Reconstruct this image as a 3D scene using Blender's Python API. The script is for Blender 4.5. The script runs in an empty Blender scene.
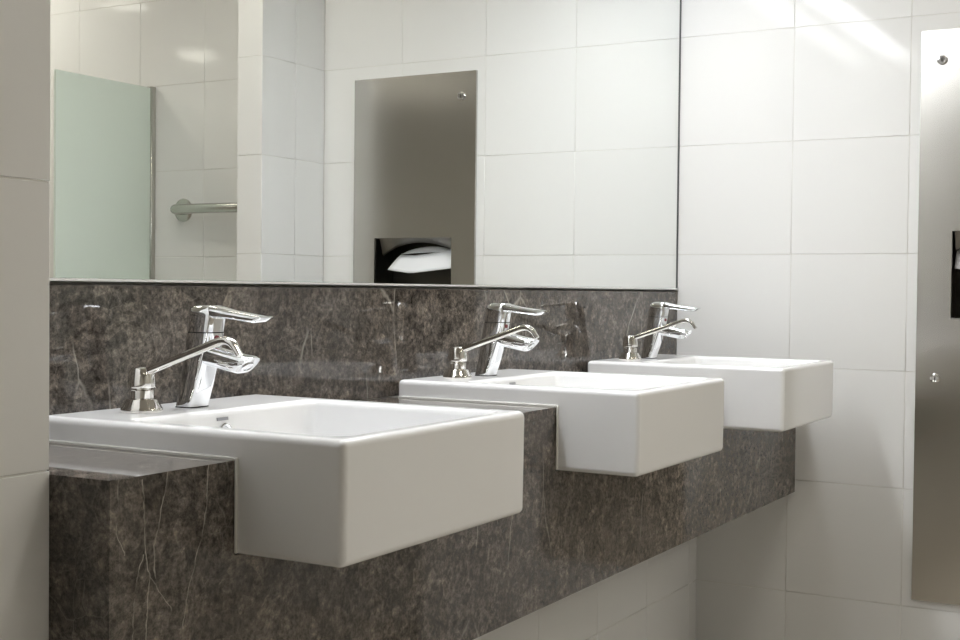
import bpy, bmesh, math, random
from mathutils import Vector, Matrix

random.seed(7)
scene = bpy.context.scene
C = scene.collection
R = math.radians
Z = 0.85                      # counter-top height above the floor

# ------------------------------------------------------------------ camera
cam_data = bpy.data.cameras.new('camera')
cam = bpy.data.objects.new('camera', cam_data)
C.objects.link(cam)
F_PX, YAW, PITCH, ROLL = 1290.8, R(29.693), R(-1.338), R(0.61)
fw = Vector((math.cos(YAW) * math.cos(PITCH), math.sin(YAW) * math.cos(PITCH), math.sin(PITCH)))
rt = Vector((math.sin(YAW), -math.cos(YAW), 0))
up = rt.cross(fw)
rt2 = rt * math.cos(ROLL) + up * math.sin(ROLL)
up2 = up * math.cos(ROLL) - rt * math.sin(ROLL)
cam.matrix_world = Matrix(((rt2.x, up2.x, -fw.x, -3.3924),
                           (rt2.y, up2.y, -fw.y, -1.2851),
                           (rt2.z, up2.z, -fw.z, 0.1966 + Z),
                           (0, 0, 0, 1)))
cam_data.sensor_width = 36.0
cam_data.lens = F_PX / 960 * 36.0
cam_data.clip_start = 0.02
scene.camera = cam

# ------------------------------------------------------------------ world, exposure, lamp strengths
world = bpy.data.worlds.new('world')
scene.world = world
world.use_nodes = True
world.node_tree.nodes['Background'].inputs[0].default_value = (0.9, 0.92, 1.0, 1)
world.node_tree.nodes['Background'].inputs[1].default_value = 0.05
vs = scene.view_settings
vs.view_transform = 'Standard'
vs.look = 'None'
vs.gamma = 1.0
vs.use_curve_mapping = False
vs.exposure = 0.0
STRIP_POWER = 29.0            # emission of the strip light above the mirror
DOWNLIGHT_POWER = 47.0        # emission of the round ceiling downlights, inferred and added


# ------------------------------------------------------------------ materials
def mat(name, col=(0.8, 0.8, 0.8), rough=0.5, metal=0.0, **kw):
    m = bpy.data.materials.new(name)
    m.use_nodes = True
    b = m.node_tree.nodes['Principled BSDF']
    b.inputs['Base Color'].default_value = (*col, 1)
    b.inputs['Roughness'].default_value = rough
    b.inputs['Metallic'].default_value = metal
    for k, v in kw.items():
        b.inputs[k].default_value = v
    return m


def nd(m, kind, **kw):
    n = m.node_tree.nodes.new(kind)
    for k, v in kw.items():
        if k in n.inputs:
            n.inputs[k].default_value = v
        else:
            setattr(n, k, v)
    return n


def lk(m, a, b):
    m.node_tree.links.new(a, b)


def ramp(m, fac, stops):
    r = nd(m, 'ShaderNodeValToRGB')
    el = r.color_ramp.elements
    while len(el) > 1:
        el.remove(el[-1])
    el[0].position, el[0].color = stops[0][0], (*stops[0][1], 1)
    for pos, c in stops[1:]:
        e = el.new(pos)
        e.color = (*c, 1)
    lk(m, fac, r.inputs[0])
    return r.outputs[0]


def mix(m, fac, a, b, mode='MIX'):
    n = nd(m, 'ShaderNodeMix', data_type='RGBA', blend_type=mode)
    for sock, val in ((n.inputs[0], fac), (n.inputs[6], a), (n.inputs[7], b)):
        if hasattr(val, 'links'):
            lk(m, val, sock)
        else:
            sock.default_value = val if isinstance(val, (int, float)) else (*val, 1)
    return n.outputs[2]


def bump(m, height, strength, dist):
    b = nd(m, 'ShaderNodeBump', Strength=strength, Distance=dist)
    lk(m, height, b.inputs['Height'])
    lk(m, b.outputs[0], m.node_tree.nodes['Principled BSDF'].inputs['Normal'])


CRACKS = ((0.0014, [(0.8549, -2.4392), (0.8143, -2.4404), (0.7962, -2.4417), (0.7747, -2.4291)]),
          (0.0017, [(0.8423, -2.404), (0.7771, -2.4007), (0.7443, -2.3933), (0.7133, -2.396), (0.677, -2.3986), (0.60, -2.404)]),
          (0.0022, [(0.8495, -2.3673), (0.8, -2.3789), (0.7749, -2.3876), (0.7429, -2.3859)]),
          (0.0018, [(0.8486, -2.303), (0.7948, -2.3074), (0.7529, -2.3215), (0.7149, -2.3355), (0.68, -2.343)]),
          (0.0018, [(0.7637, -2.4021), (0.7507, -2.4106), (0.731, -2.4162), (0.6817, -2.4187), (0.60, -2.42)]),
          (0.0014, [(0.7422, -2.3932), (0.7234, -2.3784), (0.704, -2.3617)]))


def stone_material():
    m = mat('brown_marble', rough=0.045, **{'Specular IOR Level': 0.48})
    b = m.node_tree.nodes['Principled BSDF']
    tc = nd(m, 'ShaderNodeTexCoord')
    # warp the coordinates so patches look like crushed marble
    n0 = nd(m, 'ShaderNodeTexNoise', Scale=7.0, Detail=4.0)
    lk(m, tc.outputs['Object'], n0.inputs['Vector'])
    warp = nd(m, 'ShaderNodeMix', data_type='VECTOR')
    warp.inputs[0].default_value = 0.035
    lk(m, tc.outputs['Object'], warp.inputs[4])
    lk(m, n0.outputs['Color'], warp.inputs[5])
    v = warp.outputs[1]
    n1 = nd(m, 'ShaderNodeTexNoise', Scale=17.0, Detail=14.0, Roughness=0.80)
    lk(m, v, n1.inputs['Vector'])
    base = ramp(m, n1.outputs['Fac'], [(0.30, (0.030, 0.0245, 0.021)), (0.42, (0.086, 0.075, 0.066)),
                                       (0.58, (0.130, 0.115, 0.103)), (0.76, (0.215, 0.195, 0.176))])
    n2 = nd(m, 'ShaderNodeTexNoise', Scale=110.0, Detail=8.0, Roughness=0.80)
    lk(m, v, n2.inputs['Vector'])
    fleck = ramp(m, n2.outputs['Fac'], [(0.38, (0.32, 0.31, 0.29)), (0.49, (0.92, 0.92, 0.92)), (0.60, (1.8, 1.75, 1.68)), (0.68, (3.2, 3.1, 2.9))])
    col = mix(m, 1.0, base, fleck, 'MULTIPLY')
    vc = nd(m, 'ShaderNodeTexVoronoi', feature='F1', Scale=48.0)
    lk(m, v, vc.inputs['Vector'])
    sp = nd(m, 'ShaderNodeSeparateColor')
    lk(m, vc.outputs['Color'], sp.inputs[0])
    chip = ramp(m, sp.outputs[0], [(0.0, (0.70, 0.70, 0.70)), (0.6, (1.0, 1.0, 1.0)), (1.0, (1.38, 1.36, 1.32))])
    col = mix(m, 1.0, col, chip, 'MULTIPLY')
    # fine crushed veins
    vo = nd(m, 'ShaderNodeTexVoronoi', feature='DISTANCE_TO_EDGE', Scale=34.0)
    warp3 = nd(m, 'ShaderNodeMix', data_type='VECTOR')
    warp3.inputs[0].default_value = 0.085
    lk(m, tc.outputs['Object'], warp3.inputs[4])
    lk(m, n0.outputs['Color'], warp3.inputs[5])
    lk(m, warp3.outputs[1], vo.inputs['Vector'])
    crack = ramp(m, vo.outputs['Distance'], [(0.0, (1, 1, 1)), (0.010, (0.35, 0.35, 0.35)), (0.024, (0, 0, 0))])
    n3 = nd(m, 'ShaderNodeTexNoise', Scale=9.0, Detail=3.0)
    lk(m, tc.outputs['Object'], n3.inputs['Vector'])
    gate = ramp(m, n3.outputs['Fac'], [(0.52, (0, 0, 0)), (0.66, (0.50, 0.50, 0.50))])
    col = mix(m, mix(m, 1.0, crack, gate, 'MULTIPLY'), col, (0.30, 0.27, 0.24))
    # long, sparse pale veins, mostly upright
    mp = nd(m, 'ShaderNodeMapping')
    mp.inputs['Scale'].default_value = (1.0, 1.0, 0.30)
    mp.inputs['Location'].default_value = (0.13, 0.0, 0.07)
    warp2 = nd(m, 'ShaderNodeMix', data_type='VECTOR')
    warp2.inputs[0].default_value = 0.035
    lk(m, tc.outputs['Object'], warp2.inputs[4])
    lk(m, n0.outputs['Color'], warp2.inputs[5])
    lk(m, warp2.outputs[1], mp.inputs['Vector'])
    vl = nd(m, 'ShaderNodeTexVoronoi', feature='DISTANCE_TO_EDGE', Scale=8.5)
    lk(m, mp.outputs[0], vl.inputs['Vector'])
    vein = ramp(m, vl.outputs['Distance'], [(0.0, (1, 1, 1)), (0.005, (0.7, 0.7, 0.7)), (0.011, (0, 0, 0))])
    n4 = nd(m, 'ShaderNodeTexNoise', Scale=4.5, Detail=2.0)
    lk(m, tc.outputs['Object'], n4.inputs['Vector'])
    gate2 = ramp(m, n4.outputs['Fac'], [(0.55, (0, 0, 0)), (0.63, (0.75, 0.75, 0.75))])
    col = mix(m, mix(m, 1.0, vein, gate2, 'MULTIPLY'), col, (0.46, 0.43, 0.38))
    # the long pale cracks of the slab at the near end of the apron: x as a function of height
    sx = nd(m, 'ShaderNodeSeparateXYZ')
    lk(m, tc.outputs['Object'], sx.inputs[0])

    def calc(op, a, b=None, c=None):
        n = nd(m, 'ShaderNodeMath', operation=op)
        for i, q in enumerate((a, b, c)):
            if q is None:
                continue
            if hasattr(q, 'links'):
                lk(m, q, n.inputs[i])
            else:
                n.inputs[i].default_value = q
        return n.outputs[0]

    nw = nd(m, 'ShaderNodeTexNoise', Scale=55.0, Detail=5.0)
    lk(m, tc.outputs['Object'], nw.inputs['Vector'])
    wob = calc('MULTIPLY', calc('SUBTRACT', nw.outputs['Fac'], 0.5), 0.010)
    zf = calc('MULTIPLY', calc('SUBTRACT', sx.outputs[2], 0.5), 2.5)
    front = calc('LESS_THAN', sx.outputs[1], -0.31)
    for k, (wd, line) in enumerate(CRACKS):
        line = sorted(line)
        xs = ramp(m, zf, [((z - 0.5) * 2.5, ((x + 2.5) / 0.3,) * 3) for z, x in line])
        xv = calc('SUBTRACT', calc('MULTIPLY', xs, 0.3), 2.5)
        d = calc('ABSOLUTE', calc('ADD', calc('SUBTRACT', sx.outputs[0], xv), wob))
        on = calc('LESS_THAN', calc('ABSOLUTE', calc('SUBTRACT', sx.outputs[2], (line[0][0] + line[-1][0]) / 2)), (line[-1][0] - line[0][0]) / 2 + 0.004)
        n = nd(m, 'ShaderNodeMapRange', interpolation_type='SMOOTHSTEP')
        lk(m, d, n.inputs[0])
        for i, q in ((1, wd * 0.1), (2, wd * 0.62), (3, 0.9), (4, 0.0)):
            n.inputs[i].default_value = q
        fac = calc('MULTIPLY', calc('MULTIPLY', n.outputs[0], on), calc('MULTIPLY', front, calc('MULTIPLY_ADD', nw.outputs['Fac'], 3.4, -1.0)))
        col = mix(m, fac, col, (0.42, 0.385, 0.335))
    lk(m, col, b.inputs['Base Color'])
    return m


def tile_material():
    m = mat('white_glazed_tile', rough=0.07, **{'Specular IOR Level': 0.14})
    b = m.node_tree.nodes['Principled BSDF']
    oi = nd(m, 'ShaderNodeObjectInfo')
    col = ramp(m, oi.outputs['Random'], [(0.0, (0.785, 0.782, 0.770)), (1.0, (0.805, 0.803, 0.794))])
    lk(m, col, b.inputs['Base Color'])
    tc = nd(m, 'ShaderNodeTexCoord')
    n = nd(m, 'ShaderNodeTexNoise', Scale=9.0, Detail=2.0)
    lk(m, tc.outputs['Object'], n.inputs['Vector'])
    bump(m, n.outputs['Fac'], 0.05, 0.004)
    return m


STEEL_ROT = 0.0


def steel_material():
    m = mat('brushed_steel', (0.62, 0.60, 0.565), 0.20, 1.0)
    b = m.node_tree.nodes['Principled BSDF']
    tc = nd(m, 'ShaderNodeTexCoord')
    mp = nd(m, 'ShaderNodeMapping')
    mp.inputs['Scale'].default_value = (4.0, 4.0, 420.0)
    lk(m, tc.outputs['Object'], mp.inputs['Vector'])
    n = nd(m, 'ShaderNodeTexNoise', Scale=1.0, Detail=4.0)
    lk(m, mp.outputs[0], n.inputs['Vector'])
    rr = ramp(m, n.outputs['Fac'], [(0.3, (0.195, 0.195, 0.195)), (0.7, (0.215, 0.215, 0.215))])
    lk(m, rr, b.inputs['Roughness'])
    b.inputs['Anisotropic'].default_value = 0.75
    tg = nd(m, 'ShaderNodeTangent', direction_type='RADIAL', axis='Z')
    lk(m, tg.outputs[0], b.inputs['Tangent'])
    b.inputs['Anisotropic Rotation'].default_value = STEEL_ROT
    return m


M = {}
M['stone'] = stone_material()
M['tile'] = tile_material()
M['grout'] = mat('pale_grout', (0.74, 0.725, 0.69), 0.9)
M['steel'] = steel_material()
M['satin'] = mat('satin_steel', (0.55, 0.54, 0.51), 0.22, 1.0)
M['chrome'] = mat('chrome', (0.86, 0.87, 0.89), 0.035, 1.0)
M['chrome_warm'] = mat('nickel_chrome', (0.74, 0.72, 0.69), 0.06, 1.0)
M['ceramic'] = mat('white_ceramic', (0.84, 0.84, 0.845), 0.09, **{'Specular IOR Level': 0.28})
M['seal'] = mat('white_sealant', (0.72, 0.71, 0.68), 0.5)
M['mirror'] = mat('mirror_silver', (0.93, 0.945, 0.93), 0.0, 1.0)
M['trim'] = mat('aluminium_trim', (0.85, 0.85, 0.85), 0.45, 0.7)
M['black'] = mat('dark_gap', (0.012, 0.012, 0.012), 0.7)
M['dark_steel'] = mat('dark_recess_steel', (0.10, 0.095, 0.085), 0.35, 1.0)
M['paper'] = mat('white_paper', (0.86, 0.87, 0.90), 0.9)
M['plaster'] = mat('ceiling_plaster', (0.74, 0.73, 0.70), 0.9)
M['floor'] = mat('beige_floor_tile', (0.52, 0.475, 0.41), 0.35)
M['rubber'] = mat('black_rubber', (0.02, 0.02, 0.02), 0.5)
M['print'] = mat('grey_print', (0.30, 0.30, 0.32), 0.4)
M['index'] = mat('red_blue_index', (0.25, 0.05, 0.06), 0.3)
M['glass'] = mat('frosted_green_glass', (0.84, 0.93, 0.865), 0.45, **{'Transmission Weight': 0.2, 'Specular IOR Level': 0.4})


def emit(name, col, power):
    m = mat(name, (0.9, 0.9, 0.9), 0.5)
    b = m.node_tree.nodes['Principled BSDF']
    b.inputs['Emission Color'].default_value = (*col, 1)
    b.inputs['Emission Strength'].default_value = power
    return m


M['strip'] = emit('strip_diffuser', (0.945, 0.97, 1.0), STRIP_POWER)
M['lens'] = emit('downlight_lens', (1.0, 0.955, 0.85), DOWNLIGHT_POWER)
M['lens_dim'] = emit('dim_fill_lens', (1.0, 0.955, 0.85), DOWNLIGHT_POWER * 0.38)  # weaker lens for the added fill lamp at the rear left


# ------------------------------------------------------------------ object helpers
def obj(name, data, material, parent=None):
    if isinstance(data, bmesh.types.BMesh):
        me = bpy.data.meshes.new(name)
        data.normal_update()
        data.to_mesh(me)
        data.free()
    else:
        me = data
    if material is not None and not me.materials:
        me.materials.append(material)
    o = bpy.data.objects.new(name, me)
    C.objects.link(o)
    if parent is not None:
        o.parent = parent
    return o


def tag(o, label=None, cat=None, group=None, kind=None):
    if label: o['label'] = label
    if cat: o['category'] = cat
    if group: o['group'] = group
    if kind: o['kind'] = kind
    return o


def thing(name, label, cat, loc=(0, 0, 0), group=None):
    o = bpy.data.objects.new(name, None)
    o.empty_display_size = 0.05
    C.objects.link(o)
    o.location = loc
    return tag(o, label, cat, group)


def smooth(bm, angle=35):
    for f in bm.faces:
        f.smooth = True
    for e in bm.edges:
        if len(e.link_faces) == 2 and e.calc_face_angle(0) > R(angle):
            e.smooth = False
    return bm


def box(x0, x1, y0, y1, z0, z1, bevel=0.0, seg=2, bm=None):
    new = bmesh.new()
    vs_ = [new.verts.new((x, y, z)) for z in (z0, z1) for y in (y0, y1) for x in (x0, x1)]
    for f in ((0, 2, 3, 1), (4, 5, 7, 6), (0, 1, 5, 4), (2, 6, 7, 3), (0, 4, 6, 2), (1, 3, 7, 5)):
        new.faces.new([vs_[i] for i in f])
    if bevel:
        bmesh.ops.bevel(new, geom=new.edges[:], offset=bevel, segments=seg, affect='EDGES', profile=0.5)
        smooth(new, 40)
    if bm is not None:
        me = bpy.data.meshes.new('tmp')
        new.to_mesh(me)
        new.free()
        bm.from_mesh(me)
        bpy.data.meshes.remove(me)
        return bm
    return new


def prism_xz(pts, y0, y1, bevel=0.0):
    """polygon in the xz plane extruded from y0 (front) to y1"""
    bm = bmesh.new()
    a = [bm.verts.new((x, y0, z)) for x, z in pts]
    b = [bm.verts.new((x, y1, z)) for x, z in pts]
    bm.faces.new(a)
    bm.faces.new(b[::-1])
    n = len(pts)
    for i in range(n):
        bm.faces.new((a[i], b[i], b[(i + 1) % n], a[(i + 1) % n]))
    bmesh.ops.recalc_face_normals(bm, faces=bm.faces[:])
    if bevel:
        bmesh.ops.bevel(bm, geom=bm.edges[:], offset=bevel, segments=1, affect='EDGES')
    return bm


def loft(rings, cap=True, closed=True):
    bm = bmesh.new()
    vr = [[bm.verts.new(p) for p in r] for r in rings]
    n = len(rings[0])
    for a, b in zip(vr, vr[1:]):
        for i in range(n):
            j = (i + 1) % n
            bm.faces.new((a[i], a[j], b[j], b[i]))
    if cap:
        bm.faces.new(vr[0][::-1])
        bm.faces.new(vr[-1])
    bmesh.ops.recalc_face_normals(bm, faces=bm.faces[:])
    return bm


def sring(c, u, v, hu, hv, e=4.0, n=28):
    """super-elliptic ring round c in the plane of u and v"""
    c, u, v = Vector(c), Vector(u).normalized(), Vector(v).normalized()
    out = []
    for i in range(n):
        t = 2 * math.pi * i / n
        cs, sn = math.cos(t), math.sin(t)
        a = math.copysign(abs(cs) ** (2 / e), cs) * hu
        b = math.copysign(abs(sn) ** (2 / e), sn) * hv
        out.append(c + u * a + v * b)
    return out


def lathe(profile, n=36, axis='z'):
    rings = []
    for r, h in profile:
        r = max(r, 1e-5)
        ring = []
        for i in range(n):
            t = 2 * math.pi * i / n
            a, b = r * math.cos(t), r * math.sin(t)
            ring.append((a, b, h) if axis == 'z' else (-h, a, b))      # 'x' : grows towards -x
        rings.append(ring)
    return smooth(loft(rings), 32)


def tube(path, rad, n=16, flat=1.0, side=Vector((1, 0, 0)), e=2.0):
    """tube along a planar path; side is the normal of that plane"""
    path = [Vector(p) for p in path]
    rings = []
    for i, p in enumerate(path):
        d = (path[min(i + 1, len(path) - 1)] - path[max(i - 1, 0)]).normalized()
        v = d.cross(side).normalized()
        r = rad[i] if isinstance(rad, (list, tuple)) else rad
        rings.append(sring(p, side, v, r * flat, r, e, n))
    return smooth(loft(rings), 40)


def arc(a, b, c, n=6):
    """quadratic corner from a to c round b"""
    a, b, c = Vector(a), Vector(b), Vector(c)
    return [(1 - t) ** 2 * a + 2 * t * (1 - t) * b + t * t * c for t in [i / n for i in range(n + 1)]]


# ------------------------------------------------------------------ tiles
T, GAP = 0.30, 0.0015
tile_cache = {}


def tile_mesh(w, h):
    key = (round(w, 4), round(h, 4))
    if key not in tile_cache:
        bm = bmesh.new()
        t, b = 0.008, 0.0010
        prof = [(0.0, -t), (0.0, -b), (b * 0.35, -b * 0.3), (b, 0.0)]      # inset, depth
        rings = []
        for ins, d in prof:
            x, y = w / 2 - ins, h / 2 - ins
            rings.append([bm.verts.new(p) for p in ((-x, -y, d), (x, -y, d), (x, y, d), (-x, y, d))])
        for a, c in zip(rings, rings[1:]):
            for i in range(4):
                f = bm.faces.new((a[i], a[(i + 1) % 4], c[(i + 1) % 4], c[i]))
                f.smooth = True
        bm.faces.new(rings[-1])
        me = bpy.data.meshes.new('tile')
        bm.normal_update()
        bm.to_mesh(me)
        bm.free()
        me.materials.append(M['tile'])
        tile_cache[key] = me
    return tile_cache[key]


def tile_wall(parent, origin, u, normal, us, zs, skip=None):
    """tiles over a wall: us and zs are joint positions along u and z; origin is on the finished face"""
    u, nrm = Vector(u), Vector(normal)
    upv = Vector((0, 0, 1))
    if u.cross(upv).dot(nrm) < 0:
        xa = -u
    else:
        xa = u
    for a0, a1 in zip(us, us[1:]):
        for z0, z1 in zip(zs, zs[1:]):
            if skip and skip(a0, a1, z0, z1):
                continue
            o = obj('tile', tile_mesh(a1 - a0 - GAP, z1 - z0 - GAP), None, parent)
            c = Vector(origin) + u * ((a0 + a1) / 2) + upv * ((z0 + z1) / 2)
            rot = Matrix((xa, upv, nrm)).transposed().to_euler()
            o.location = c + nrm * random.uniform(-0.0003, 0.0002)
            o.rotation_euler = (rot.x + R(random.uniform(-.07, .07)), rot.y, rot.z + R(random.uniform(-.07, .07)))


def grid(a, b, start, step=T):
    """joint positions between a and b with one joint at start"""
    k0 = math.ceil((a - start) / step + 1e-6)
    out = [a]
    k = k0
    while start + k * step < b - 1e-6:
        if start + k * step > a + 1e-6:
            out.append(start + k * step)
        k += 1
    out.append(b)
    return out


# ------------------------------------------------------------------ the room
YM = 0.0192                   # mirror face; splashback face is y = 0
XE, YE = -5.2, -4.7           # far ends of the room
CEIL = 2.42
SOFF = Z + 1.23               # underside of the soffit above the mirror
zs_all = [0.25 + 0.3 * k for k in range(-1, 8)]
zs_all = [max(0.0, z) for z in zs_all]
zs_all[-1] = CEIL

floor = tag(obj('floor', box(XE, 0.1, YE, 0.1, -0.05, 0.0), M['floor']), kind='structure')
ceiling = tag(obj('ceiling', box(XE, 0.1, YE, 0.1, CEIL, CEIL + 0.05), M['plaster']), kind='structure')

wb = box(0.0016, 0.16, YE, -1.03, 0, CEIL)          # leaves a niche for the towel cabinet
box(0.0016, 0.16, -0.67, 0.12, 0, CEIL, bm=wb)
box(0.0016, 0.16, -1.03, -0.67, 0, 0.95, bm=wb)
box(0.0016, 0.16, -1.03, -0.67, 1.30, CEIL, bm=wb)
wall_right = tag(obj('wall_right', wb, M['grout']), kind='structure')
wall_right['label'] = 'white glazed tile wall with the steel towel cabinet'
D1, D2, DT, DB = -0.6273, -1.0733, Z + 0.8585, Z - 0.5781      # steel cabinet
tile_wall(wall_right, (0, 0, 0), (0, -1, 0), (-1, 0, 0), [-0.019, 0.30, 0.60, 0.90, 1.20], zs_all,
          lambda a0, a1, z0, z1: a0 > 0.5 and 0.5 < z0 < 1.4)
zs_mid = [z for z in zs_all if 0.5 < z < 1.5]
tile_wall(wall_right, (0, 0, 0), (0, -1, 0), (-1, 0, 0), [0.60, 0.66], zs_mid)      # cut tiles beside the niche
tile_wall(wall_right, (0, 0, 0), (0, -1, 0), (-1, 0, 0), [1.04, 1.20], zs_mid)
tile_wall(wall_right, (0, 0, 0), (0, -1, 0), (-1, 0, 0), grid(1.30, 3.3, 1.71), zs_all)

wall_back = tag(obj('wall_back', box(XE, 0.008, 0.045, 0.12, 0, CEIL), M['grout']), kind='structure')
wall_under = tag(obj('wall_under_counter', box(-2.452, 0.0, -0.0484, 0.045, 0, Z - 0.021), M['grout']), kind='structure')
tile_wall(wall_under, (0, -0.05, 0), (1, 0, 0), (0, -1, 0), grid(-2.45, 0.0, -0.06), [0.0, 0.25, 0.55, Z - 0.021])

PF = -0.2343
wall_left = tag(obj('wall_left', box(XE, -2.4536, PF + 0.0016, 0.045, 0, CEIL), M['grout']), kind='structure')
tile_wall(wall_left, (0, PF, 0.004), (1, 0, 0), (0, -1, 0), grid(-4.0, -2.4495, -2.7495), zs_all)
tile_wall(wall_left, (-2.4510, 0, 0), (0, 1, 0), (1, 0, 0), [PF + 0.001, 0.018], [Z, Z + 0.3, Z + 0.6, Z + 0.9, SOFF])

# short tiled nib wall opposite the mirror (seen in the mirror)
XN = -0.3131
wall_nib = tag(obj('wall_partition', box(XN + 0.0016, 0.0016, -1.2954, -1.2016, 0, CEIL), M['grout']), kind='structure')
tile_wall(wall_nib, (0, -1.20, 0), (1, 0, 0), (0, 1, 0), [XN, -0.150, 0.0], zs_all)
tile_wall(wall_nib, (XN, 0, 0), (0, 1, 0), (-1, 0, 0), [-1.297, -1.20], zs_all)
tile_wall(wall_nib, (0, -1.297, 0), (1, 0, 0), (0, -1, 0), [XN, -0.150, 0.0], zs_all)

wall_rear = tag(obj('wall_rear', box(XE, 0.1, YE - 0.1, YE, 0, CEIL), mat('rear_wall_tile', (0.76, 0.75, 0.72), 0.25)), kind='structure')
wall_far = tag(obj('wall_far_left', box(XE - 0.1, XE, YE, 0.1, 0, CEIL), mat('side_wall_tile', (0.76, 0.75, 0.72), 0.25)), kind='structure')

soffit = tag(obj('ceiling_soffit', box(-2.452, 0.0, -0.62, 0.045, SOFF + 0.006, CEIL), M['plaster']), kind='structure')

# ------------------------------------------------------------------ strip light above the mirror
strip = thing('strip_light', 'long white strip light under the soffit above the mirror', 'light', (-1.2, -0.065, SOFF))
obj('diffuser', box(-1.24, 0.80, -0.060, 0.055, -0.004, 0.004), M['strip'], strip)
hb = box(-1.25, 0.81, -0.068, -0.061, -0.008, 0.006)
box(-1.25, 0.81, 0.056, 0.063, -0.008, 0.006, bm=hb)
obj('frame', hb, M['trim'], strip)

# ------------------------------------------------------------------ round ceiling downlights: some inferred from glints, the rest added as unseen fill
for k, (x, y, lab) in enumerate(((-1.23, -3.32, 'round ceiling downlight glinting highest and farthest left on the tiles in the mirror'),
                                 (-2.41, -3.92, 'round ceiling downlight glinting above the grab bar on the tiles in the mirror'),
                                 (-0.45, -2.60, 'added unseen fill downlight overhead beside the frosted green screen'),  # unseen lamp added to raise the fill beyond the partition
                                 (-0.85, -1.15, 'added unseen fill downlight overhead in front of the farthest basin'),  # unseen lamp added to light the basin fronts and end wall
                                 (-1.75, -1.25, 'added unseen fill downlight overhead in front of the middle basin'),  # unseen lamp added to brighten the basin fronts
                                 (-3.80, -3.30, 'added dim unseen fill downlight overhead in the rear left of the room'),  # unseen lamp added to brighten the steel cabinet in the mirror
                                 (-0.78, -3.45, 'added unseen fill downlight overhead in the corner past the frosted green screen'))):  # unseen lamp added to lift the wall under the counter
    t = thing('ceiling_downlight', lab, 'light', (x, y, CEIL), 'ceiling downlights')
    obj('bezel', lathe([(0.115, 0.0), (0.15, 0.0), (0.15, -0.006), (0.14, -0.012), (0.115, -0.010)]), M['plaster'], t)
    obj('lens', lathe([(0.0, -0.004), (0.114, -0.004), (0.108, -0.011), (0.0, -0.013)]), M['lens_dim' if k == 5 else 'lens'], t)

# ------------------------------------------------------------------ mirror
mir = thing('wall_mirror', 'large frameless wall mirror above the marble splashback', 'mirror', (0, 0, 0))
ZM = Z + 0.2066
obj('glass', box(-2.452, -0.006, YM, YM + 0.005, ZM, SOFF - 0.002), M['mirror'], mir)
obj('backing', box(-2.452, -0.006, YM + 0.0052, 0.0449, ZM, SOFF - 0.002), M['black'], mir)
obj('bottom_channel', box(-2.452, -0.006, YM - 0.006, YM + 0.004, ZM - 0.004, ZM - 0.0003), M['trim'], mir)
obj('edge_trim', box(-0.0050, -0.0018, YM - 0.002, YM + 0.004, ZM - 0.004, SOFF - 0.002), mat('grey_edge_trim', (0.12, 0.12, 0.12), 0.4, 0.3), mir)

# ------------------------------------------------------------------ marble vanity and splashback
spl = tag(obj('marble_splashback', box(-2.4515, -0.001, 0.0175, 0.0445, Z + 0.0005, Z + 0.1975, 0.0008, 1), M['stone']),
          'polished brown marble splashback strip below the mirror', 'splashback')

YC, ZA, XL = -0.3207, Z - 0.3317, -2.4504
ZS, ZB, YF, YB = Z + 0.0325, Z - 0.1080, -0.4715, 0.002
WS = 0.4240
SX = (-2.2580, -1.4365, -0.6260)
van = thing('vanity_counter', 'polished dark brown marble counter with deep apron holding the three basins', 'counter', (0, 0, 0))
pts = [(XL, ZA), (-0.0005, ZA), (-0.0005, Z)]
for s in reversed(SX):
    pts += [(s + WS + 0.001, Z), (s + WS + 0.001, ZB - 0.001), (s - 0.001, ZB - 0.001), (s - 0.001, Z)]
pts += [(XL, Z)]
obj('apron', prism_xz(pts, YC, YC + 0.02), M['stone'], van)
obj('end_panel', box(XL, XL + 0.02, YC + 0.0202, -0.051, ZA, Z), M['stone'], van)
edges = [XL + 0.0205]
for s in SX:
    edges += [s - 0.001, s + WS + 0.001]
edges += [-0.0005]
for a, b in zip(edges[0::2], edges[1::2]):
    obj('countertop', box(a, b, YC + 0.0201, 0.0172, Z - 0.02, Z), M['stone'], van)

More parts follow.
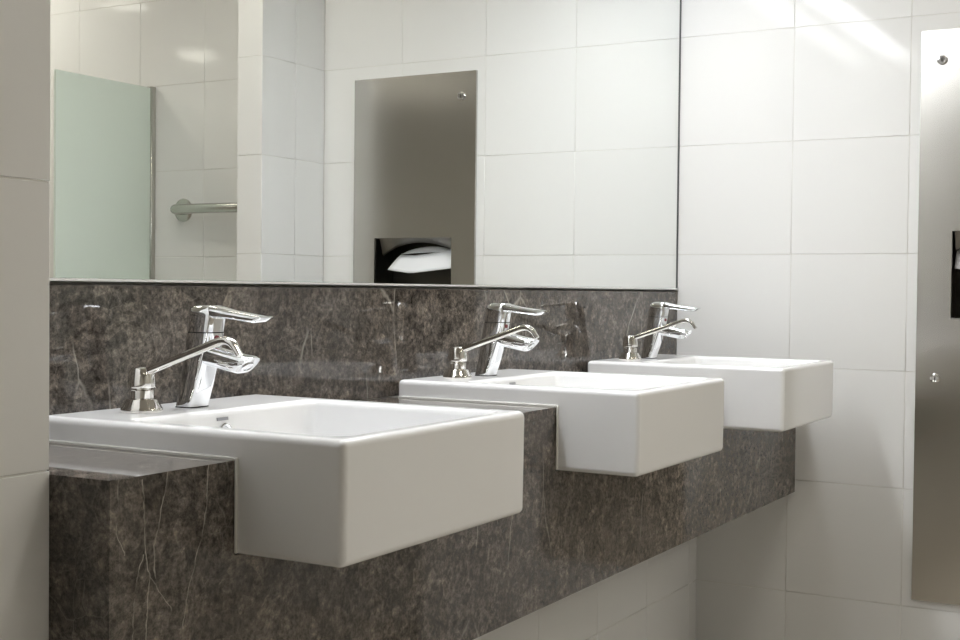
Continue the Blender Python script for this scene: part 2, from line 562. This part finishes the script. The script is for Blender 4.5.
# ------------------------------------------------------------------ basins
def basin_mesh():
    bm = bmesh.new()
    h = ZS - ZB
    y0, y1 = YF, YB
    def ring(x0, x1, ya, yb, z):
        return [bm.verts.new(p) for p in ((x0, ya, z), (x1, ya, z), (x1, yb, z), (x0, yb, z))]
    bot = ring(0.0005, WS - 0.0005, y0 + 0.001, y1, 0.0)
    top = ring(0.0, WS, y0, y1, h)
    rim = ring(0.032, WS - 0.034, y0 + 0.028, -0.128, h)
    inn = ring(0.046, WS - 0.048, y0 + 0.050, -0.140, h - 0.078)
    bm.faces.new(bot[::-1])
    for a, b in ((bot, top), (top, rim), (rim, inn)):
        for i in range(4):
            bm.faces.new((a[i], a[(i + 1) % 4], b[(i + 1) % 4], b[i]))
    bm.faces.new(inn)
    bmesh.ops.recalc_face_normals(bm, faces=bm.faces[:])
    def between(a, b):
        return [e for e in bm.edges if e.verts[0] in a and e.verts[1] in b or e.verts[1] in a and e.verts[0] in b]
    outer = between(bot, top) + [e for e in bm.edges if set(e.verts) <= set(top)] + [e for e in bm.edges if set(e.verts) <= set(bot)]
    inner = between(rim, inn) + [e for e in bm.edges if set(e.verts) <= set(rim)]
    floor_e = [e for e in bm.edges if set(e.verts) <= set(inn)]
    r1 = bmesh.ops.bevel(bm, geom=floor_e + between(rim, inn), offset=0.016, segments=4, affect='EDGES', profile=0.5)
    tops = [e for e in bm.edges if len(e.link_faces) == 2 and e.calc_face_angle(0) > R(60)]
    bmesh.ops.bevel(bm, geom=tops, offset=0.0090, segments=4, affect='EDGES', profile=0.5)
    for f in bm.faces:
        f.smooth = True
    me = bpy.data.meshes.new('basin_body')
    bm.normal_update()
    bm.to_mesh(me)
    bm.free()
    me.materials.append(M['ceramic'])
    return me


def seal_mesh(side):
    bm = bmesh.new()
    w = 0.0035
    zc = Z - ZB
    for x, sx in ((0.0, -1),) if side < 0 else ((WS, 1),):
        x0, x1 = sorted((x - sx * 0.002, x + sx * w))
        box(x0, x1, YC, -0.003, zc - 0.0012, zc + w, 0.0012, 1, bm)
        box(x0, x1, YC - w, YC - 0.0002, 0.002, zc + w, 0.0012, 1, bm)
    me = bpy.data.meshes.new('sealant_bead')
    bm.to_mesh(me)
    bm.free()
    me.materials.append(M['seal'])
    return me


bme, smes = basin_mesh(), (seal_mesh(-1), seal_mesh(1))
drain_me = None
basin_labels = ('largest and nearest of the three white ceramic basins, on the left',
                'middle of the three white ceramic basins set in the marble counter',
                'farthest of the three white ceramic basins, next to the tiled end wall')
for k, s in enumerate(SX):
    t = thing('wash_basin', basin_labels[k], 'basin', (s, 0, ZB), 'semi-recessed basins along the counter')
    bw = obj('bowl', bme, None, t)
    wn = bw.modifiers.new('weighted_normal', 'WEIGHTED_NORMAL')
    wn.keep_sharp = True
    for sme in smes:
        obj('sealant_bead', sme, None, t)
    if drain_me is None:
        d = obj('drain', lathe([(0.0, 0.0), (0.030, 0.0), (0.030, 0.003), (0.024, 0.004), (0.020, 0.002), (0.0, 0.003)]), M['chrome'], t)
        ov = obj('overflow_ring', smooth(loft([[(r * math.cos(a), y, r * math.sin(a)) for a in [2 * math.pi * i / 24 for i in range(24)]]
                                               for r, y in ((0.013, 0.002), (0.013, -0.002), (0.011, -0.003), (0.009, -0.001), (0.0001, -0.0005))])), M['chrome'], t)
        mk = obj('maker_mark', box(-0.011, 0.011, -0.0006, 0.0006, -0.0022, 0.0022), M['print'], t)
        drain_me, ov_me, mk_me = d.data, ov.data, mk.data
    else:
        d, ov, mk = obj('drain', drain_me, None, t), obj('overflow_ring', ov_me, None, t), obj('maker_mark', mk_me, None, t)
    d.location = (WS / 2, -0.27, ZS - ZB - 0.0785)
    ov.location = (WS / 2 - 0.014, -0.1338, ZS - ZB - 0.031)
    ov.rotation_euler = (R(-8), 0, 0)
    mk.location = (WS / 2 - 0.016, -0.1306, ZS - ZB - 0.0125)
    mk.rotation_euler = (R(-8), 0, 0)

# ------------------------------------------------------------------ lever taps
X, Y3, Zv = Vector((1, 0, 0)), Vector((0, 1, 0)), Vector((0, 0, 1))


def make_tap_meshes():
    out = {}
    # leaning column: narrow foot, deeper towards the spout
    rings = []
    for z, yb, yf, hx in ((0, .0215, -.0100, .0195), (.003, .0213, -.0105, .0195), (.015, .0190, -.0150, .0188), (.03, .0163, -.0205, .0182),
                          (.05, .0128, -.0265, .0180), (.075, .0086, -.0335, .0184), (.1015, .0042, -.0385, .0190)):
        rings.append(sring((0, (yb + yf) / 2, z), X, Y3, hx, (yb - yf) / 2, 5.0, 32))
    out['body'] = smooth(loft(rings), 40)
    # spout: thick flattened arm, end cut back towards the basin
    rings = []
    for t, hx, hz in ((0, .0170, .0150), (.25, .0172, .0142), (.6, .0176, .0132), (.85, .0174, .0124), (.96, .0168, .0118), (1.0, .0158, .0105)):
        y = -.012 - .081 * t
        z = .0745 - .0145 * t
        tilt = .80 * t ** 2
        rings.append(sring((0, y, z), X, Vector((0, -math.sin(tilt), math.cos(tilt))), hx, hz / math.cos(tilt), 3.0, 28))
    out['spout'] = smooth(loft(rings), 40)
    va = Vector((0, -math.sin(.80), math.cos(.80)))
    na = Vector((0, -math.cos(.80), -math.sin(.80)))
    ca = Vector((0, -.093, .0600))
    out['aerator'] = smooth(loft([sring(ca - na * .002 - va * .003, X, va, .0112, .0082, 2, 24), sring(ca + na * .0015 - va * .003, X, va, .0112, .0082, 2, 24),
                                  sring(ca + na * .0015 - va * .003, X, va, .0085, .0060, 2, 24), sring(ca + na * .0002 - va * .003, X, va, .0080, .0056, 2, 24)]), 40)
    # head (rotating cap) and lever blade
    rings = []
    for z, y, hx, hy in ((.1030, -.0172, .0190, .0213), (.110, -.0182, .0192, .0216), (.122, -.0202, .0192, .0218), (.1295, -.0215, .0188, .0212),
                         (.1345, -.0228, .0174, .0194), (.1375, -.0240, .0150, .0164), (.1388, -.0250, .0110, .0120)):
        rings.append(sring((0, y, z), X, Y3, hx, hy, 4.5, 32))
    out['head'] = smooth(loft(rings), 40)
    rings = []
    for y, z, hx, hz in ((-.024, .1300, .0160, .0085), (-.040, .1300, .0172, .0085), (-.052, .1285, .0170, .0072), (-.068, .1265, .0164, .0060),
                         (-.090, .1240, .0156, .0060), (-.109, .1220, .0148, .0056), (-.116, .1226, .0144, .0042), (-.1225, .1250, .0138, .0012)):
        rings.append(sring((0, y, z), X, Zv, hx, hz, 3.5, 24))
    out['lever'] = smooth(loft(rings), 40)
    out['seam_ring'] = smooth(loft([sring((0, -.0175, .1014), X, Y3, .0180, .0205, 5, 32), sring((0, -.0178, .1031), X, Y3, .0180, .0205, 5, 32)]), 40)
    out['index_button'] = smooth(loft([sring((0, -.0360, .0950), X, Zv, .0040, .0040, 2, 16), sring((0, -.0392, .0950), X, Zv, .0034, .0034, 2, 16)]), 40)
    out['base_gasket'] = smooth(loft([sring((0, .0058, -.0004), X, Y3, .0200, .0163, 5, 32), sring((0, .0058, .0012), X, Y3, .0200, .0163, 5, 32)]), 40)
    return out


tap_mats = {'seam_ring': 'black', 'index_button': 'index', 'base_gasket': 'rubber'}
tap_parts = {}
for n, bm in make_tap_meshes().items():
    me = bpy.data.meshes.new(n)
    bm.normal_update()
    bm.to_mesh(me)
    bm.free()
    me.materials.append(M[tap_mats.get(n, 'chrome')])
    tap_parts[n] = me
tap_labels = ('chrome single-lever tap on the largest, nearest basin', 'chrome single-lever tap on the middle basin',
              'chrome single-lever tap on the farthest basin, nearest the tiled end wall')
TAP_X = (-0.010, -0.014, -0.008)
for k, s in enumerate(SX):
    t = thing('lever_tap', tap_labels[k], 'tap', (s + WS / 2 + TAP_X[k], -0.077, ZS + 0.0004), 'chrome lever taps')
    pr = {}
    for n, me in tap_parts.items():
        par = t
        if n == 'aerator': par = pr['spout']
        if n == 'lever': par = pr['head']
        pr[n] = obj(n, me, None, par)

# ------------------------------------------------------------------ soap pumps
soap_parts = {
    'base': lathe([(0.0, 0.0), (.0265, 0.0), (.0270, .0015), (.0270, .0040), (.0255, .0065), (.0205, .0165), (.0180, .0178), (0.0, .0178)]),
    'collar': lathe([(0.0, .0178), (.0160, .0180), (.0160, .0280), (.0150, .0290), (.0125, .0292), (.0125, .0318), (0, .0318)]),
    'pump_head': lathe([(0.0, .0315), (.0178, .0318), (.0182, .0330), (.0178, .0410), (.0165, .0520), (.0146, .0568), (.0115, .0586), (0.0, .0592)]),
}
npath = [(0, -.008, .0520), (0, -.030, .0598)] + [(0, -.030 - .100 * i / 4, .0598 + .0352 * i / 4) for i in range(1, 4)]
npath += arc((0, -.130, .0950), (0, -.149, .1015), (0, -.158, .0880), 8) + [(0, -.165, .0790)]
nr = [.0052] * (len(npath) - 5) + [.0050, .0048, .0046, .0042, .0038]
soap_parts['nozzle'] = tube(npath, nr, 16, 1.25, e=3.0)
soap_me = {}
for n, bm in soap_parts.items():
    me = bpy.data.meshes.new(n)
    bm.normal_update()
    bm.to_mesh(me)
    bm.free()
    me.materials.append(M['chrome_warm'])
    soap_me[n] = me
soap_labels = ('polished metal soap pump beside the tap of the largest, nearest basin', 'polished metal soap pump beside the tap of the middle basin',
               'polished metal soap pump beside the tap of the farthest basin')
SOAP_X = (-0.100, -0.112, -0.112)
for k, s in enumerate(SX):
    t = thing('soap_pump', soap_labels[k], 'soap pump', (s + WS / 2 + SOAP_X[k], -0.066, ZS + 0.0002), 'soap pumps beside the taps')
    head = None
    for n, me in soap_me.items():
        o = obj(n, me, None, head if n == 'nozzle' else t)
        if n == 'pump_head':
            head = o

# ------------------------------------------------------------------ steel towel cabinet on the end wall
cab = thing('towel_cabinet', 'tall brushed steel paper towel and waste cabinet on the tiled end wall', 'towel cabinet', (0, 0, 0))
OY0, OY1, OZ0, OZ1 = -0.993, -0.709, Z + 0.139, Z + 0.356
fx = -0.010
bm = bmesh.new()
outer = [(D1, DB), (D2, DB), (D2, DT), (D1, DT)]
inner = [(OY1, OZ0), (OY0, OZ0), (OY0, OZ1), (OY1, OZ1)]
fo = [bm.verts.new((fx, y, z)) for y, z in outer]
fi = [bm.verts.new((fx, y, z)) for y, z in inner]
bo = [bm.verts.new((-0.001, y, z)) for y, z in outer]
bi = [bm.verts.new((-0.001, y, z)) for y, z in inner]
for i in range(4):
    j = (i + 1) % 4
    bm.faces.new((fo[i], fo[j], fi[j], fi[i]))
    bm.faces.new((bo[i], bo[j], fo[j], fo[i]))
    bm.faces.new((fi[i], fi[j], bi[j], bi[i]))
    bm.faces.new((bo[j], bo[i], bi[i], bi[j]))
bmesh.ops.recalc_face_normals(bm, faces=bm.faces[:])
obj('door_panel', bm, M['steel'], cab)

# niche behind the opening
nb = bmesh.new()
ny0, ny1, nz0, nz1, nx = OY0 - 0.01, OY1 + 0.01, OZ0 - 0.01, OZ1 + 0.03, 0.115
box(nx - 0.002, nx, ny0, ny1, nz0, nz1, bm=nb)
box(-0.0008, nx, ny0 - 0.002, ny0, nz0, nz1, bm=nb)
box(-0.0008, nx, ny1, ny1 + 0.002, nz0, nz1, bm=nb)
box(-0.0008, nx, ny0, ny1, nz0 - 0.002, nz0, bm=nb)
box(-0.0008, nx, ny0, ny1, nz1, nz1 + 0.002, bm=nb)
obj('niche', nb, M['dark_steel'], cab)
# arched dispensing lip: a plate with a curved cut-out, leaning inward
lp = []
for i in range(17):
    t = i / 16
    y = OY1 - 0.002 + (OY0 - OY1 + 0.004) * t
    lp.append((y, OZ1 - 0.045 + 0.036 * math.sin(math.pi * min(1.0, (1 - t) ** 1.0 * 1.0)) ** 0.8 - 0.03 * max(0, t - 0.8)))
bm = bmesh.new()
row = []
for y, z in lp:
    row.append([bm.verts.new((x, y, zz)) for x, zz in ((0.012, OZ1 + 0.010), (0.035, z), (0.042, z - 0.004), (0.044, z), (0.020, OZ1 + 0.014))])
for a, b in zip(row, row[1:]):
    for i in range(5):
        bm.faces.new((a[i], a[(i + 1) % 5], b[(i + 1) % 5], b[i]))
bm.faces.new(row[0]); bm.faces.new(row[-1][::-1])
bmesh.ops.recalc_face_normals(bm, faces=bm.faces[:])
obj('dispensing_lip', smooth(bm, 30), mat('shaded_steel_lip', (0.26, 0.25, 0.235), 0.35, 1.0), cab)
for y, z in ((-0.678, Z + 0.783), (-0.675, Z - 0.0133)):
    lock = obj('lock', lathe([(0.0, 0.0), (.0125, 0.0), (.0125, .004), (.0110, .0068), (.0080, .0075), (.0070, .0055), (0.0, .0055)], 24, 'x'), M['chrome'], cab)
    lock.location = (fx, y, z)
    key = obj('keyhole', box(-.0062, -.0050, -.0012, .0012, -.0045, .0045), M['black'], lock)
obj('drip_edge', box(fx - 0.003, fx, OY0, OY1, OZ0 - 0.003, OZ0, 0.001, 1), M['satin'], cab)


def sheet(name, rows, thick, label):
    """curved sheet of paper through rows of points, given real thickness"""
    bm = bmesh.new()
    g = [[bm.verts.new(p) for p in r] for r in rows]
    for a, b in zip(g, g[1:]):
        for i in range(len(a) - 1):
            bm.faces.new((a[i], a[i + 1], b[i + 1], b[i]))
    bmesh.ops.recalc_face_normals(bm, faces=bm.faces[:])
    bmesh.ops.solidify(bm, geom=bm.faces[:], thickness=thick)
    for f in bm.faces:
        f.smooth = True
    return tag(obj(name, bm, M['paper']), label, 'paper towel', 'paper towels in the steel cabinet')


# hanging sheet: droops out of the slot, lower edge in a shallow V
def lerp(p, u):
    for (u0, a), (u1, b) in zip(p, p[1:]):
        if u <= u1:
            return a + (b - a) * (u - u0) / (u1 - u0)
    return p[-1][1]


rows = []
for j in range(7):
    v = j / 6
    r = []
    for i in range(13):
        u = i / 12                                   # 0 = end next to the partition, 1 = end next to the basins
        y = (-0.930 - 0.027 * v) + u * (0.217 + 0.027 * v)
        ztop = Z + lerp([(0, .305), (.25, .303), (.5, .308), (.8, .318), (1, .312)], u)
        zbot = Z + lerp([(0, .257), (.37, .246), (1, .263)], u)
        z = ztop * (1 - v) + zbot * v
        r.append((0.046 - 0.034 * v ** 0.7 - 0.006 * math.sin(math.pi * u), y, z))
    rows.append(r)
sheet('paper_towel', rows, 0.0010, 'loose white paper towel hanging out of the cabinet opening')
rows = []
for j in range(6):
    v = j / 5
    r = []
    for i in range(13):
        u = i / 12
        y = -0.932 + u * 0.200
        bow = math.sin(math.pi * u) ** 0.7
        z = Z + .3085 + .006 * u + (0.020 - 0.019 * v) * bow
        r.append((0.062 - 0.010 * v, y, z))
    rows.append(r)
sheet('paper_towel', rows, 0.002, 'folded white paper towel tucked in the slot above the hanging one')

# ------------------------------------------------------------------ privacy screen and grab bar, seen in the mirror
scr = thing('privacy_screen', 'frosted pale green glass privacy screen fixed to the tiled wall', 'screen', (0, -1.945, 0))
obj('glass_panel', box(-0.446, -0.012, -0.004, 0.006, 0.45, Z + 0.893, 0.0015, 1), M['glass'], scr)
obj('wall_channel', box(-0.022, -0.001, -0.011, 0.013, 0.44, Z + 0.897, 0.001, 1), M['satin'], scr)

gb = thing('grab_bar', 'satin steel grab bar on the tiled wall beside the green screen', 'grab bar', (0, 0, Z + 0.462))
yb0, yb1, out = -1.800, -1.36, -0.062
gp = [(-0.002, yb0, 0)] + arc((-0.026, yb0, 0), (out, yb0, 0), (out, yb0 + 0.036, 0), 8)
gp += arc((out, yb1 - 0.036, 0), (out, yb1, 0), (-0.026, yb1, 0), 8) + [(-0.002, yb1, 0)]
obj('rail', tube(gp, 0.0170, 20, side=Vector((0, 0, 1))), M['satin'], gb)
for y in (yb0, yb1):
    f = obj('flange', lathe([(0.0, 0.0), (.040, 0.0), (.040, .004), (.036, .0065), (.020, .0075), (0.0, .0075)], 32, 'x'), M['satin'], gb)
    f.location = (-0.0008, y, 0)
